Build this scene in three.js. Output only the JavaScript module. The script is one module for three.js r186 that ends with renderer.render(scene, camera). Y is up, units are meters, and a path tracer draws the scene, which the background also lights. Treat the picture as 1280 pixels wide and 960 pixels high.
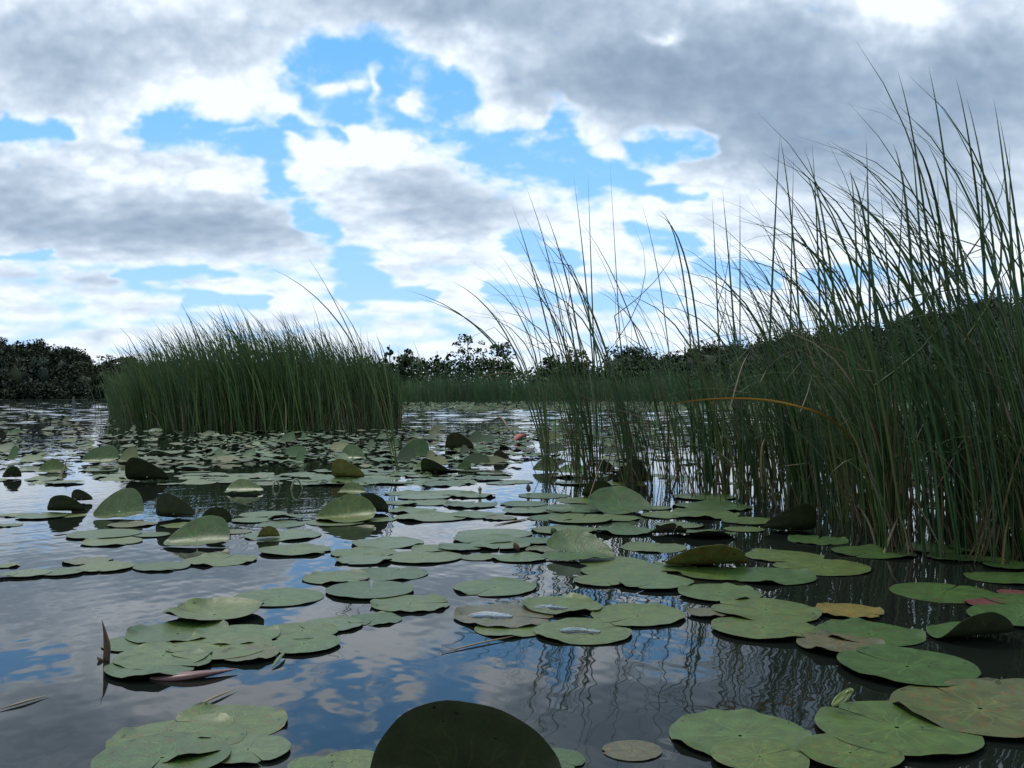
import * as THREE from 'three';
import { createNoise2D, createNoise3D } from 'simplex-noise';

// ---------------------------------------------------------------- camera, sky, sun, exposure
const scene = new THREE.Scene();
const renderer = new THREE.WebGLRenderer({ antialias: true });
renderer.toneMapping = THREE.LinearToneMapping;
renderer.toneMappingExposure = 1.0;
renderer.shadowMap.enabled = true;

const F = 1200, EYE = 0.65, PITCH = Math.atan(15 / F);          // focal length in photo pixels, eye height in metres
const camera = new THREE.PerspectiveCamera(THREE.MathUtils.radToDeg(2 * Math.atan(480 / F)), 4 / 3, 0.05, 3000);
camera.position.set(0, EYE, 0);
camera.rotation.x = PITCH;

const sun = new THREE.DirectionalLight(new THREE.Color(1, 0.94, 0.82), 1.5);
sun.position.set(-14, 34, -20);
sun.shadow.radius = 24;
sun.castShadow = true;
Object.assign(sun.shadow.camera, { left: -30, right: 30, top: 30, bottom: -30, near: 1, far: 120 });
sun.shadow.mapSize.set(2048, 2048);
scene.add(sun, sun.target);

function rngOf(seed) { let s = seed | 0; return () => { s = (s + 0x6d2b79f5) | 0; let t = Math.imul(s ^ (s >>> 15), 1 | s); t = (t + Math.imul(t ^ (t >>> 7), 61 | t)) ^ t; return ((t ^ (t >>> 14)) >>> 0) / 4294967296; }; }
const rnd = rngOf(7), R = (a, b) => a + (b - a) * rnd(), pick = (a) => a[Math.floor(rnd() * a.length)];
const N2 = createNoise2D(rngOf(11)), N3 = createNoise3D(rngOf(12));
const { smoothstep, lerp, clamp } = THREE.MathUtils;
const fbm2 = (x, y, o) => { let s = 0, a = 0.5; for (let i = 0; i < o; i++, a *= 0.5, x *= 2.03, y *= 2.03) s += a * N2(x + i * 17.3, y - i * 9.1); return s; };

// a sky of broken cumulus: blue gaps, bright crowns and grey bases, laid out by direction
function makeSky() {
  const W = 4096, H = 2048, data = new Float32Array(W * H * 4), cp = Math.cos(PITCH), sp = Math.sin(PITCH);
  const gaps = [[395, 80, 480, 70, 34], [385, 112, 470, 150, 26], [440, 122, 560, 168, 28], [352, 160, 420, 172, 13], [470, 85, 545, 135, 36], [560, 118, 598, 165, 32], [605, 185, 700, 200, 40], [690, 155, 735, 225, 30], [735, 212, 790, 228, 24], [800, 188, 862, 190, 22], [800, 243, 880, 243, 11],
    [190, 160, 335, 176, 25], [335, 178, 352, 232, 19], [10, 160, 85, 170, 14], [372, 268, 418, 288, 15], [425, 325, 465, 345, 20], [430, 372, 540, 366, 10], [470, 262, 520, 262, 0.1], [640, 300, 715, 330, 15], [800, 290, 860, 300, 14],
    [150, 345, 280, 342, 7], [240, 372, 330, 376, 8], [600, 360, 690, 378, 9], [0, 322, 60, 318, 5], [735, 380, 830, 372, 10], [880, 330, 960, 345, 12], [1010, 350, 1090, 340, 10]];
  const puffs = [[425, 106, 26, 13, 0.8], [462, 112, 9, 24, 0.7], [470, 150, 12, 16, 0.4], [523, 131, 19, 10, 1.0], [635, 146, 46, 19, 1.0], [680, 172, 30, 10, 0.5], [450, 165, 14, 10, 0.5], [765, 158, 34, 20, 0.8], [880, 215, 60, 18, 0.9], [296, 165, 26, 6, 0.4], [395, 185, 26, 22, 0.8], [500, 175, 50, 18, 0.6]];
  const greys = [[80, 95, 115, 46, 0.8], [60, 35, 150, 40, 0.5], [285, 62, 95, 36, 0.42], [15, 238, 56, 42, 0.9], [235, 278, 112, 36, 0.85], [95, 288, 140, 28, 0.8], [320, 290, 60, 24, 0.5], [40, 350, 100, 13, 0.55], [140, 358, 60, 9, 0.35], [520, 236, 80, 34, 0.72], [590, 268, 72, 24, 0.65], [400, 302, 50, 18, 0.35], [640, 12, 230, 34, 0.85], [540, 4, 130, 24, 0.5], [880, 92, 190, 52, 0.9],
    [965, 112, 140, 58, 0.8], [755, 90, 95, 36, 0.6], [1050, 192, 130, 40, 0.75], [1185, 135, 140, 70, 0.85], [1250, 80, 90, 66, 0.7], [960, 180, 90, 30, 0.5], [1020, 28, 110, 25, 0.5], [690, 122, 110, 16, 0.35], [240, 205, 60, 16, 0.35], [115, 185, 60, 14, 0.3], [60, 385, 60, 8, 0.3], [340, 335, 40, 8, 0.25], [930, 280, 90, 20, 0.2], [230, 347, 50, 8, 0.4], [470, 345, 60, 9, 0.3], [565, 330, 60, 9, 0.35], [300, 400, 80, 8, 0.3], [480, 402, 80, 8, 0.25], [700, 392, 80, 8, 0.25], [90, 415, 100, 9, 0.35], [190, 388, 50, 7, 0.3], [1180, 255, 120, 30, 0.5],
    [1120, 18, 60, 20, -0.6], [838, 46, 24, 9, -0.7], [1090, 90, 46, 60, -0.32], [475, 190, 70, 20, -0.3], [260, 230, 40, 14, -0.5], [235, 115, 90, 24, -0.3]];
  const cell = (x, y) => {                                         // distance to the nearest of scattered points: rounded cloud heads
    const ix = Math.floor(x), iy = Math.floor(y); let m = 9;
    for (let j = -1; j <= 1; j++) for (let i = -1; i <= 1; i++) {
      let h = Math.imul(ix + i, 374761393) ^ Math.imul(iy + j, 668265263); h = Math.imul(h ^ (h >>> 13), 1274126177); h ^= h >>> 16;
      const dx = ix + i + (h & 1023) / 1023 - x, dy = iy + j + ((h >>> 10) & 1023) / 1023 - y; m = Math.min(m, dx * dx + dy * dy);
    }
    return Math.sqrt(m);
  };
  // how thick the cloud is toward a direction, and how grey its base
  const shape = (U, V) => {
    const flat = 0.58 + 0.42 * smoothstep(430 - V, 0, 330);        // clouds lie flatter toward the horizon
    const n1 = fbm2(U / 130, V / (80 * flat), 2), n2 = fbm2(U / 130 + 30, V / (80 * flat) + 12, 2), f1 = fbm2(U / 50, V / (36 * flat) + 5, 3), f2 = fbm2(U / 50 + 50, V / (36 * flat), 3);
    const wx = U + 9 * f1, wy = V + 7 * f2 * flat, c1 = cell(wx / 46, wy / (34 * flat)), c2 = cell(wx / 21 + 9, wy / (16 * flat)), c3 = cell(wx / 10, wy / (8 * flat) + 4), round = 0.55 - c1 + 0.5 * (0.5 - c2) + 0.30 * (0.5 - c3) + 0.22 * fbm2(U / 15, V / (11 * flat) + 3, 3);
    const u = U + 26 * n1 + 8 * f1, v = V + (18 * n2 + 6 * f2) * flat;
    let gap = 0, puff = 0, g = 0;
    for (const [x1, y1, x2, y2, r] of gaps) {
      const dx = x2 - x1, dy = y2 - y1, t = clamp(((u - x1) * dx + (v - y1) * dy) / (dx * dx + dy * dy), 0, 1), d = Math.hypot(u - x1 - t * dx, v - y1 - t * dy);
      gap = Math.max(gap, 1.55 - d / (r * 1.05));
    }
    for (const [cx, cy, rx, ry, q] of puffs) puff = Math.max(puff, q * Math.exp(-(((u - cx) / rx) ** 2) - ((v - cy) / ry) ** 2));
    const ug = U + 30 * n2 + 10 * f2, vg = V + (18 * n1 + 8 * f1 + 5 * round) * flat;
    for (const [cx, cy, rx, ry, q] of greys) { const e = ((ug - cx) / rx) ** 2 + ((vg - cy) / ry) ** 2; if (e < 8) g += q * (cx < 700 && q > 0 ? 0.82 : 1) * Math.exp(-e * 0.85); }
    const lowBand = smoothstep(V, 290, 350), rows = lerp(0.80, 0.52 + 0.42 * N2(U / 130 + 5, V / 30) + 0.16 * N2(U / 60, V / 16), lowBand);   // small broken cumulus low down
    return { d: rows - 0.85 * clamp(gap, 0, 1.1) + 0.95 * puff + 0.14 * n1 + 0.42 * round * (1 - 0.45 * lowBand), s: rows - 0.85 * clamp(gap, 0, 1.1) + 0.95 * puff + 0.14 * n1, g, round, n: f1 + 0.8 * f2 + 0.6 * n2 };
  };
  for (let row = 0; row < H; row++) {
    const el = ((row + 0.5) / H - 0.5) * Math.PI, y = Math.sin(el), ce = Math.cos(el);
    for (let col = 0; col < W; col++) {
      const o = (row * W + col) * 4;
      data[o + 3] = 1;
      if (y < 0) { data[o] = 0.30; data[o + 1] = 0.34; data[o + 2] = 0.38; continue; }
      const az = ((col + 0.5) / W - 0.5) * 2 * Math.PI, x = Math.cos(az) * ce, z = Math.sin(az) * ce;
      let dens = 0, grey = 0, w = 0;
      const zc = z * cp - y * sp, yc = y * cp + z * sp;       // into the view's frame
      let U = 0, V = 0;
      if (zc < -0.3) {
        U = 640 + F * x / -zc; V = 480 - F * yc / -zc;
        const out = Math.max(-U, U - 1280, -V, 0);
        w = 1 - smoothstep(out, 0, 190);
      }
      const k = 1 / (y + 0.13), px = x * k, pz = z * k;
      if (w < 1) {
        const big = fbm2(px * 0.8 + 3.1, pz * 0.8, 5), fine = fbm2(px * 3.3 + 9, pz * 3.3 + 4, 3);
        dens = 0.60 + 0.66 * big + 0.12 * fine;
        grey = clamp(0.40 + 1.15 * fbm2(px * 0.62 + 40, pz * 0.62 - 7, 3) + 0.5 * (dens - 0.55), 0, 1) * (0.3 + 0.7 * smoothstep(dens, 0.3, 0.9));
      }
      if (w > 0) {
        const here = shape(U, V), low = smoothstep(V, 360, 500), dF = here.d;
        const gF = (0.3 + 0.7 * smoothstep(here.s, 0.3, 0.8)) * clamp(0.95 * (1 - Math.exp(-1.08 * Math.max(0, here.g))) + Math.min(0, here.g) * 0.5 + 0.10 * here.n + 0.03 - 0.24 * here.round * (1 - 0.5 * low) * (1 - 0.7 * clamp(here.g, 0, 1)) + 0.08 * low, 0, 1);
        dens = lerp(dens, dF, w); grey = lerp(grey, gF, w);
      }
      const cov = 0.05 + 0.92 * smoothstep(dens, -0.02, 0.72);
      
      const hz = 0.9 * Math.pow(1 - y, 6), top = smoothstep(y, 0.02, 0.45);
      const blue = [lerp(lerp(0.19, 0.11, top), 0.66, hz), lerp(lerp(0.63, 0.47, top), 0.88, hz), lerp(lerp(1.25, 1.05, top), 1.15, hz)];
      const gs = clamp(grey * 1.04, 0, 1), mixed = (p, q) => p * Math.pow(q / p, gs);
      const cl = [mixed(1.0, 0.235), mixed(1.08, 0.322), mixed(1.18, 0.44)];
      for (let c = 0; c < 3; c++) data[o + c] = lerp(blue[c], cl[c], cov);
    }
  }
  const t = new THREE.DataTexture(data, W, H, THREE.RGBAFormat, THREE.FloatType);
  t.mapping = THREE.EquirectangularReflectionMapping; t.magFilter = t.minFilter = THREE.LinearFilter; t.wrapS = THREE.RepeatWrapping; t.needsUpdate = true;
  return t;
}
scene.background = scene.environment = makeSky();

// ---------------------------------------------------------------- helpers
const UPX = 1 / F;
function ray(px, py) { return new THREE.Vector3((px - 640) * UPX, (480 - py) * UPX, -1).applyEuler(camera.rotation); }
function onWater(px, py, y = 0) { const d = ray(px, py), t = (y - EYE) / d.y; return new THREE.Vector3(d.x * t, y, d.z * t); }
function atDepth(px, py, depth) { const d = ray(px, py), t = depth / -d.z; return new THREE.Vector3(d.x * t, EYE + d.y * t, -depth); }
const depthOf = (py) => -onWater(640, py).z;
const taken = new Map();
function numbered(name) { const n = taken.get(name) ?? 0; taken.set(name, n + 1); return n ? name + '_' + String(n).padStart(3, '0') : name; }
function put(o, name, label, category, group, kind) {
  o.name = numbered(name); o.userData = { label, category };
  if (group) o.userData.group = group;
  if (kind) o.userData.kind = kind;
  scene.add(o);
  return o;
}
function part(parent, name, geometry, material) { const m = new THREE.Mesh(geometry, material); m.name = name; parent.add(m); return m; }
const lin = (r, g, b) => new THREE.Color().setRGB(r, g, b);

// collects many small faces into one geometry
class Faces {
  constructor() { this.p = []; this.c = []; this.i = []; this.nrm = []; }
  get n() { return this.p.length / 3; }
  vert(x, y, z, c) { this.p.push(x, y, z); this.c.push(c[0], c[1], c[2]); }
  quad(o, a, b, c) {
    const n = this.n;
    this.vert(o.x - a.x - b.x, o.y - a.y - b.y, o.z - a.z - b.z, c); this.vert(o.x + a.x - b.x, o.y + a.y - b.y, o.z + a.z - b.z, c);
    this.vert(o.x + a.x + b.x, o.y + a.y + b.y, o.z + a.z + b.z, c); this.vert(o.x - a.x + b.x, o.y - a.y + b.y, o.z - a.z + b.z, c);
    this.i.push(n, n + 1, n + 2, n, n + 2, n + 3);
  }
  // a blade through points, with a ridge on its back; widths per point
  blade(pts, width, face, c, thick = 0.3) {
    const n0 = this.n, m = pts.length, d = new THREE.Vector3(), s = new THREE.Vector3(), b = new THREE.Vector3(), f = new THREE.Vector3();
    for (let k = 0; k < m; k++) {
      d.subVectors(pts[Math.min(k + 1, m - 1)], pts[Math.max(k - 1, 0)]).normalize();
      if (face.isVector3) f.copy(face); else f.set(Math.cos(face + k * 0.05), 0, Math.sin(face + k * 0.05));
      s.copy(f).addScaledVector(d, -f.dot(d)).normalize(); b.crossVectors(d, s);
      const w = width(k / (m - 1)) / 2, q = pts[k], th = w * thick * 2;
      this.vert(q.x - s.x * w, q.y - s.y * w, q.z - s.z * w, c);
      this.vert(q.x + s.x * w, q.y + s.y * w, q.z + s.z * w, c);
      this.vert(q.x + b.x * th, q.y + b.y * th, q.z + b.z * th, c);
      if (k) { const a = n0 + (k - 1) * 3; for (let e = 0; e < 3; e++) { const g = (e + 1) % 3; this.i.push(a + e, a + g, a + 3 + g, a + e, a + 3 + g, a + 3 + e); } }
    }
  }
  tube(pts, radius, c, sides = 6) {
    const n0 = this.n, m = pts.length, d = new THREE.Vector3(), s = new THREE.Vector3(), b = new THREE.Vector3(), f = new THREE.Vector3(0.31, 0.2, 0.93).normalize();
    for (let k = 0; k < m; k++) {
      d.subVectors(pts[Math.min(k + 1, m - 1)], pts[Math.max(k - 1, 0)]).normalize();
      s.crossVectors(d, f).normalize(); b.crossVectors(d, s);
      const r = radius(k / (m - 1)), q = pts[k];
      for (let e = 0; e < sides; e++) { const a = e / sides * 2 * Math.PI, x = Math.cos(a) * r, y = Math.sin(a) * r; this.vert(q.x + s.x * x + b.x * y, q.y + s.y * x + b.y * y, q.z + s.z * x + b.z * y, c); }
      if (k) { const a = n0 + (k - 1) * sides; for (let e = 0; e < sides; e++) { const g = (e + 1) % sides; this.i.push(a + e, a + g, a + sides + g, a + e, a + sides + g, a + sides + e); } }
    }
  }
  geometry(colors = true) {
    const g = new THREE.BufferGeometry();
    g.setAttribute('position', new THREE.BufferAttribute(new Float32Array(this.p), 3));
    if (colors) g.setAttribute('color', new THREE.BufferAttribute(new Float32Array(this.c), 3));
    g.setIndex(new THREE.BufferAttribute(new Uint32Array(this.i), 1));
    if (this.nrm.length === this.p.length) g.setAttribute('normal', new THREE.BufferAttribute(new Float32Array(this.nrm), 3)); else g.computeVertexNormals();
    return g;
  }
}

// ---------------------------------------------------------------- water
function waterBump() {
  const n = 2048, T = 5, h = new Float32Array(n * n), r = rngOf(31), waves = [];
  for (let i = 0; i < 64; i++) {
    const lam = 0.035 * Math.pow(22, Math.pow(i / 63, 1.15)), dir = (r() - 0.5) * 2.2 + (r() < 0.25 ? Math.PI / 2 : 0);
    const kx = Math.round(T / lam * Math.cos(dir)), ky = Math.round(T / lam * Math.sin(dir)), k = 2 * Math.PI * Math.hypot(kx, ky) / T;
    if (!kx && !ky) continue;
    waves.push([kx, ky, 0.0023 / k * (0.6 + 0.8 * r()) * (lam < 0.05 ? 0.5 : lam < 0.16 ? 0.85 : lam < 0.3 ? 0.5 : 0.28), r() * 6.283, i % 4]);
  }
  // slow patches where the breeze touches the surface, so the ripple is uneven
  const mods = [0, 1, 2, 3].map((q) => { const m = new Float32Array(n * n), ph = [r() * 6, r() * 6, r() * 6, r() * 6]; for (let y = 0, o = 0; y < n; y++) for (let x = 0; x < n; x++, o++) { const a = x / n * 6.28318, b = y / n * 6.28318; m[o] = 0.75 + 0.3 * Math.sin(a * (1 + q) + 2 * b + ph[0]) + 0.3 * Math.sin(3 * b - a * (q % 2) + ph[1]) + 0.25 * Math.sin(2 * a + 5 * b + ph[2]); if (m[o] < 0.12) m[o] = 0.12; } return m; });
  for (const [kx, ky, amp, ph, q] of waves) {
    const m = mods[q], cs = Math.cos(2 * Math.PI * kx / n), ss = Math.sin(2 * Math.PI * kx / n);
    for (let y = 0, o = 0; y < n; y++) {
      let s = Math.sin(2 * Math.PI * ky * y / n + ph), c = Math.cos(2 * Math.PI * ky * y / n + ph);
      for (let x = 0; x < n; x++, o++) { h[o] += amp * s * m[o]; const t = s * cs + c * ss; c = c * cs - s * ss; s = t; }
    }
  }
  const t = new THREE.DataTexture(h.map((v) => 0.5 + v / 0.02), n, n, THREE.RedFormat, THREE.FloatType);
  t.wrapS = t.wrapT = THREE.RepeatWrapping; t.magFilter = t.minFilter = THREE.LinearFilter; t.repeat.set(1 / T, 1 / T); t.needsUpdate = true;
  return t;
}
{
  const f = new Faces(), rows = [], cols = 300, A = 0.66, r = rngOf(77), waves = [];
  for (let d = 0.9; d < 150; d *= 1.0043) rows.push(d);
  for (let i = 0; i < 46; i++) { const lam = 0.14 * Math.pow(32, i / 45), dir = (r() - 0.5) * 2.6; waves.push([2 * Math.PI / lam * Math.cos(dir), 2 * Math.PI / lam * Math.sin(dir), lam, r() * 6.28]); }
  const breeze = (x, z) => {                                       // cat's paws: the wind roughens some lanes and leaves others smooth
    const d = -z, n = 0.5 + 0.75 * fbm2(x / 3.1 + 2, z / 1.7, 3), far = 0.004 + 0.045 * smoothstep(d, 9, 34);
    return far * clamp(n, 0.12, 1.2) * (1 + 1.2 * smoothstep(-x - 0.12 * d, 0.1, 1.5) * smoothstep(9 - d, 0, 5));
  };
  rows.forEach((d, j) => {
    const lamMin = 0.0043 * d * 3.6;
    for (let i = 0; i <= cols; i++) {
      const a = (i / cols * 2 - 1) * A, x = Math.tan(a) * d, z = -d, edge = Math.min(1, (A - Math.abs(a)) * 12, j / 12, (rows.length - 1 - j) / 60);
      let h = 0, used = 0;
      for (const [kx, kz, lam, ph] of waves) if (lam > lamMin && lam < lamMin * 9) { h += lam / 6.283 * Math.sin(kx * x + kz * z + ph); used++; }
      const slope = breeze(x, z);
      f.p.push(x, Math.max(-0.05, Math.min(0.05, used ? h * slope / Math.sqrt(Math.min(used, 34) / 2) * (lamMin < 0.3 ? 0.8 : 1) : 0)) * Math.max(0, edge), z);
    }
  });
  const n = cols + 1;
  for (let j = 0; j < rows.length - 1; j++) for (let i = 0; i < cols; i++) { const q = j * n + i; f.i.push(q, q + 1, q + n + 1, q, q + n + 1, q + n); }
  // the calm rest of the pond round it
  const d0 = rows[0], d1 = rows[rows.length - 1], T = Math.tan(A), flat = (pts) => { const q = f.n; for (const [x, z] of pts) f.p.push(x, 0, z); for (let k = 2; k < pts.length; k++) f.i.push(q, q + k - 1, q + k); };
  flat([[-800, 120], [800, 120], [800, -d0], [-800, -d0]]);
  flat([[-800, -d0], [-T * d0, -d0], [-T * d1, -d1], [-800, -d1]]);
  flat([[T * d0, -d0], [800, -d0], [800, -d1], [T * d1, -d1]]);
  flat([[-800, -d1], [800, -d1], [800, -900], [-800, -900]]);
  const g = f.geometry(false), p = g.attributes.position, uv = new Float32Array(p.count * 2);
  for (let i = 0; i < p.count; i++) { uv[i * 2] = p.getX(i); uv[i * 2 + 1] = -p.getZ(i); }
  g.setAttribute('uv', new THREE.BufferAttribute(uv, 2));
  const m = new THREE.MeshPhysicalMaterial({ name: 'pond_water', color: lin(0.010, 0.013, 0.010), roughness: 0.025, ior: 1.33, bumpMap: waterBump(), bumpScale: 0.02 });
  put(new THREE.Mesh(g, m), 'pond_water', 'dark rippled pond water mirroring the cloudy sky', 'water', null, 'structure');
}

// ---------------------------------------------------------------- far land
const matEarth = new THREE.MeshStandardMaterial({ color: lin(0.022, 0.032, 0.012), roughness: 1 });
const landHeight = (x, z) => {                                     // metres above the water; below it in the pond
  const d = -z, s = x / d * F + 640;                               // along a line of sight, where the hills stand
  const shore = 97 + 6 * N2(x / 30, 3) + (x < -14 ? Math.min(70, (-14 - x) * 3.2) : 0);
  const bank = clamp((d - shore) / 10, -1, 1) * 0.25;
  const hl = 8.5 * smoothstep(-x, 66, 125) * smoothstep(d, 165, 215) * (0.85 + 0.15 * N2(x / 40, 7));
  const hr = 15.5 * smoothstep(x, 14, 118) * smoothstep(d, 135, 220) * (0.9 + 0.1 * N2(x / 35, 2));
  return bank + hl + hr + (s > 0 ? 0 : 0);
};
{
  const nx = 160, nz = 60, f = new Faces();
  for (let j = 0; j <= nz; j++) for (let i = 0; i <= nx; i++) { const x = -320 + i * 4, z = -84 - j * 7; f.vert(x, landHeight(x, z), z, [1, 1, 1]); }
  for (let j = 0; j < nz; j++) for (let i = 0; i < nx; i++) { const a = j * (nx + 1) + i; f.i.push(a, a + 1, a + nx + 2, a, a + nx + 2, a + nx + 1); }
  const m = new THREE.Mesh(f.geometry(false), matEarth);
  put(m, 'far_shore', 'low dark land rising into hills beyond the pond', 'shore', null, 'structure');
}

// ---------------------------------------------------------------- woods and trees
const matLeaves = new THREE.MeshStandardMaterial({ color: lin(1, 1, 1), vertexColors: true, roughness: 0.85, side: THREE.DoubleSide });
const matBark = new THREE.MeshStandardMaterial({ color: lin(0.05, 0.04, 0.03), roughness: 0.95 });
const va = new THREE.Vector3(), vb = new THREE.Vector3(), vo = new THREE.Vector3(), vd = new THREE.Vector3();
function leafQuad(f, o, size, c) {
  vd.set(R(-1, 1), R(-0.6, 1), R(-1, 1)).normalize(); va.set(R(-1, 1), R(-1, 1), R(-1, 1)).cross(vd).normalize(); vb.crossVectors(vd, va);
  const s = size * R(0.55, 1.3);
  f.quad(o, va.multiplyScalar(s * 0.5), vb.multiplyScalar(s * R(0.25, 0.45)), c);
}
// lumps of leaves round boughs; shape 0 round, 1 conical, 2 airy
function crown(f, x, y, z, h, w, shape, count, size, tint) {
  const lumps = shape === 2 ? 34 : 26;
  for (let l = 0; l < lumps; l++) {
    const t = shape === 1 ? Math.pow(rnd(), 1.5) : rnd(), a = R(0, 6.283);
    const spread = shape === 1 ? (1 - t) * 0.95 + 0.06 : Math.sqrt(Math.max(0, 1 - (t * 1.7 - 0.75) ** 2)) , rr = w * spread * Math.sqrt(R(0.15, 1));
    const lx = x + Math.cos(a) * rr, lz = z + Math.sin(a) * rr, ly = y + h * t, lr = w * (shape === 2 ? R(0.18, 0.32) : shape === 1 ? R(0.2, 0.34) * (1.08 - t) : R(0.28, 0.48));
    const b = R(0.75, 1.25), c = [tint[0] * b, tint[1] * b, tint[2] * b];
    for (let q = 0; q < count / lumps; q++) {
      vo.set(R(-1, 1), R(-1, 1), R(-1, 1)); if (vo.length() > 1) vo.normalize();
      vo.multiplyScalar(lr); vo.y *= 0.7; vo.x += lx; vo.y += ly; vo.z += lz;
      leafQuad(f, vo, size, c);
      vd.set(vo.x - lx + R(-0.4, 0.4) * lr, vo.y - ly + 0.3 * lr + R(-0.4, 0.4) * lr, vo.z - lz + R(-0.4, 0.4) * lr).normalize();
      for (let e = 0; e < 4; e++) f.nrm.push(vd.x, vd.y, vd.z);
    }
  }
}
const boughs = new THREE.IcosahedronGeometry(1, 2);
function wood(name, label, x0, x1, d0, d1, count, hMin, hMax, tints) {
  const f = new Faces();
  for (let i = 0; i < count; i++) {
    const d = lerp(d0, d1, Math.sqrt(rnd())), x = lerp(x0, x1, rnd()) * d / d1, z = -d, g = landHeight(x, z), h = R(hMin, hMax);
    const w = h * R(0.3, 0.44), tint = pick(tints), p = boughs.attributes.position;
    crown(f, x, g + h * 0.08, z, h * 0.85, w, rnd() < 0.2 ? 1 : 0, 800, 0.34, tint);
    for (let k = 0; k < p.count; k++) {                            // the close inner boughs that stop one seeing through
      const b = 0.6 * (1 + 0.35 * N3(p.getX(k) * 1.7 + i, p.getY(k) * 1.7, p.getZ(k) * 1.7));
      f.i.push(f.n); f.vert(x + p.getX(k) * w * b, g + h * (0.45 + 0.46 * p.getY(k) * b), z + p.getZ(k) * w * b, tint); f.nrm.push(p.getX(k), p.getY(k), p.getZ(k));
    }
  }
  put(new THREE.Mesh(f.geometry(), matLeaves), name, label, 'wood', null, 'stuff');
}
const darkTints = [[0.022, 0.036, 0.016], [0.028, 0.045, 0.018], [0.018, 0.032, 0.017], [0.034, 0.046, 0.016]];
const midTints = [[0.045, 0.085, 0.026], [0.058, 0.092, 0.026], [0.04, 0.078, 0.030]];
wood('hillside_wood', 'dark wooded hillside across the open water behind the dense reed clump', -165, -62, 166, 225, 220, 5, 7.5, darkTints);
wood('ridge_wood', 'dark wooded ridge climbing behind the tall cattail stand', 24, 150, 150, 225, 270, 7, 9.5, darkTints);
{
  const f = new Faces();                                           // scrub behind the far reeds
  for (let i = 0; i < 150; i++) { const d = R(116, 142), x = R(-34, 66), h = R(3.4, 5.4) * (d / 130); crown(f, x, 0.2, -d, h, R(1.8, 3.2), 0, 420, 0.32, pick(midTints)); }
  for (let i = 0; i < 130; i++) { const x = R(-150, -50), d = 97 + Math.min(70, (-14 - x) * 3.2) + R(-1, 5); crown(f, x, -0.1, -d, R(1.2, 3.4), R(1.2, 2.4), 0, 300, 0.34, pick(darkTints)); }
  put(new THREE.Mesh(f.geometry(), matLeaves), 'scrub_thicket', 'low green scrub thicket along the shore behind the far reeds', 'thicket', null, 'stuff');
}
function tree(px, topY, depth, wpx, shape, label) {
  const top = atDepth(px, topY, depth), w = wpx / F * depth / 2, h = top.y, t = new THREE.Group();
  t.position.set(top.x, 0.2, -depth);
  const tr = new Faces(), boughs = [], lean = R(-0.2, 0.2);
  tr.tube([0, 0.25, 0.5, 0.75, 0.97].map((k) => new THREE.Vector3(lean * k + 0.1 * Math.sin(k * 5), h * k, 0)), (k) => lerp(0.13, 0.025, k) * h / 7, [1, 1, 1]);
  for (let i = 0; i < 9; i++) { const y = h * R(0.35, 0.85), a = R(0, 6.28), l = w * R(0.5, 0.95) * (shape === 1 ? 1.1 - y / h : 1); tr.tube([new THREE.Vector3(lean * y / h, y, 0), new THREE.Vector3(Math.cos(a) * l * 0.5, y + l * 0.3, Math.sin(a) * l * 0.5), new THREE.Vector3(Math.cos(a) * l, y + l * 0.65, Math.sin(a) * l)], (k) => lerp(0.045, 0.012, k), [1, 1, 1], 4); }
  part(t, 'trunk', tr.geometry(false), matBark);
  const f = new Faces(), y0 = shape === 2 ? 0.5 : 0.3;
  crown(f, 0, h * y0, 0, h * (1 - y0) * 0.92, w, shape, shape === 2 ? 560 : 1000, shape === 2 ? 0.24 : 0.26, pick(midTints));
  part(t, 'crown', f.geometry(), matLeaves);
  put(t, ['broadleaf_tree', 'conifer_tree', 'airy_tree'][shape], label, 'tree', 'trees on the far shore');
}
tree(487, 430, 118, 34, 1, 'dark pointed conifer tree rising beside the dense reed clump on the far shore');
tree(506, 436, 120, 26, 0, 'small dark round tree right next to the pointed conifer on the far shore');
tree(546, 438, 124, 20, 1, 'slim small spire-shaped tree on the far shore between conifer and airy tree');
tree(560, 440, 124, 20, 1, 'slim small tree standing close beside the tall airy tree');
tree(586, 419, 118, 42, 2, 'tall airy tree with open spreading crown above the far scrub');
tree(628, 427, 118, 34, 2, 'shorter open-crowned tree next to the tall airy tree');
tree(690, 442, 122, 26, 0, 'small round tree above the far scrub seen through thin cattails');
tree(722, 434, 120, 30, 2, 'loose thin-crowned tree seen through the cattail stems');
tree(790, 438, 122, 24, 2, 'ragged little tree at the foot of the wooded ridge');

// ---------------------------------------------------------------- reed masses
const matReed = new THREE.MeshStandardMaterial({ color: lin(1, 1, 1), vertexColors: true, roughness: 0.6, side: THREE.DoubleSide });
const reedWidth = (w) => (t) => w * (0.65 + Math.min(1, t * 4) * 0.35) * (1 - Math.pow(Math.max(0, (t - 0.55) / 0.45), 1.6) * 0.96);
function reedPath(x, z, len, lean, curl, side, segs, kinkAt = 2, kink = 0, y0 = -0.06) {
  const pts = [], p = new THREE.Vector3(x, y0, z);
  for (let k = 0; k <= segs; k++) {
    pts.push(p.clone());
    const t = (k + 0.5) / segs, a = lean + 1.15 * curl * Math.pow(t, 2.9) + (t > kinkAt ? kink : 0), s = side * t;
    p.x -= Math.sin(a) * len / segs; p.y += Math.cos(a) * Math.cos(s) * len / segs; p.z += Math.sin(s) * len / segs;
  }
  return pts;
}
const reedGreens = [[0.050, 0.100, 0.015], [0.066, 0.116, 0.015], [0.038, 0.088, 0.017], [0.080, 0.108, 0.014], [0.033, 0.072, 0.014]];
const reedDry = [[0.16, 0.115, 0.055], [0.12, 0.085, 0.04], [0.10, 0.062, 0.03], [0.19, 0.15, 0.085]];
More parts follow.
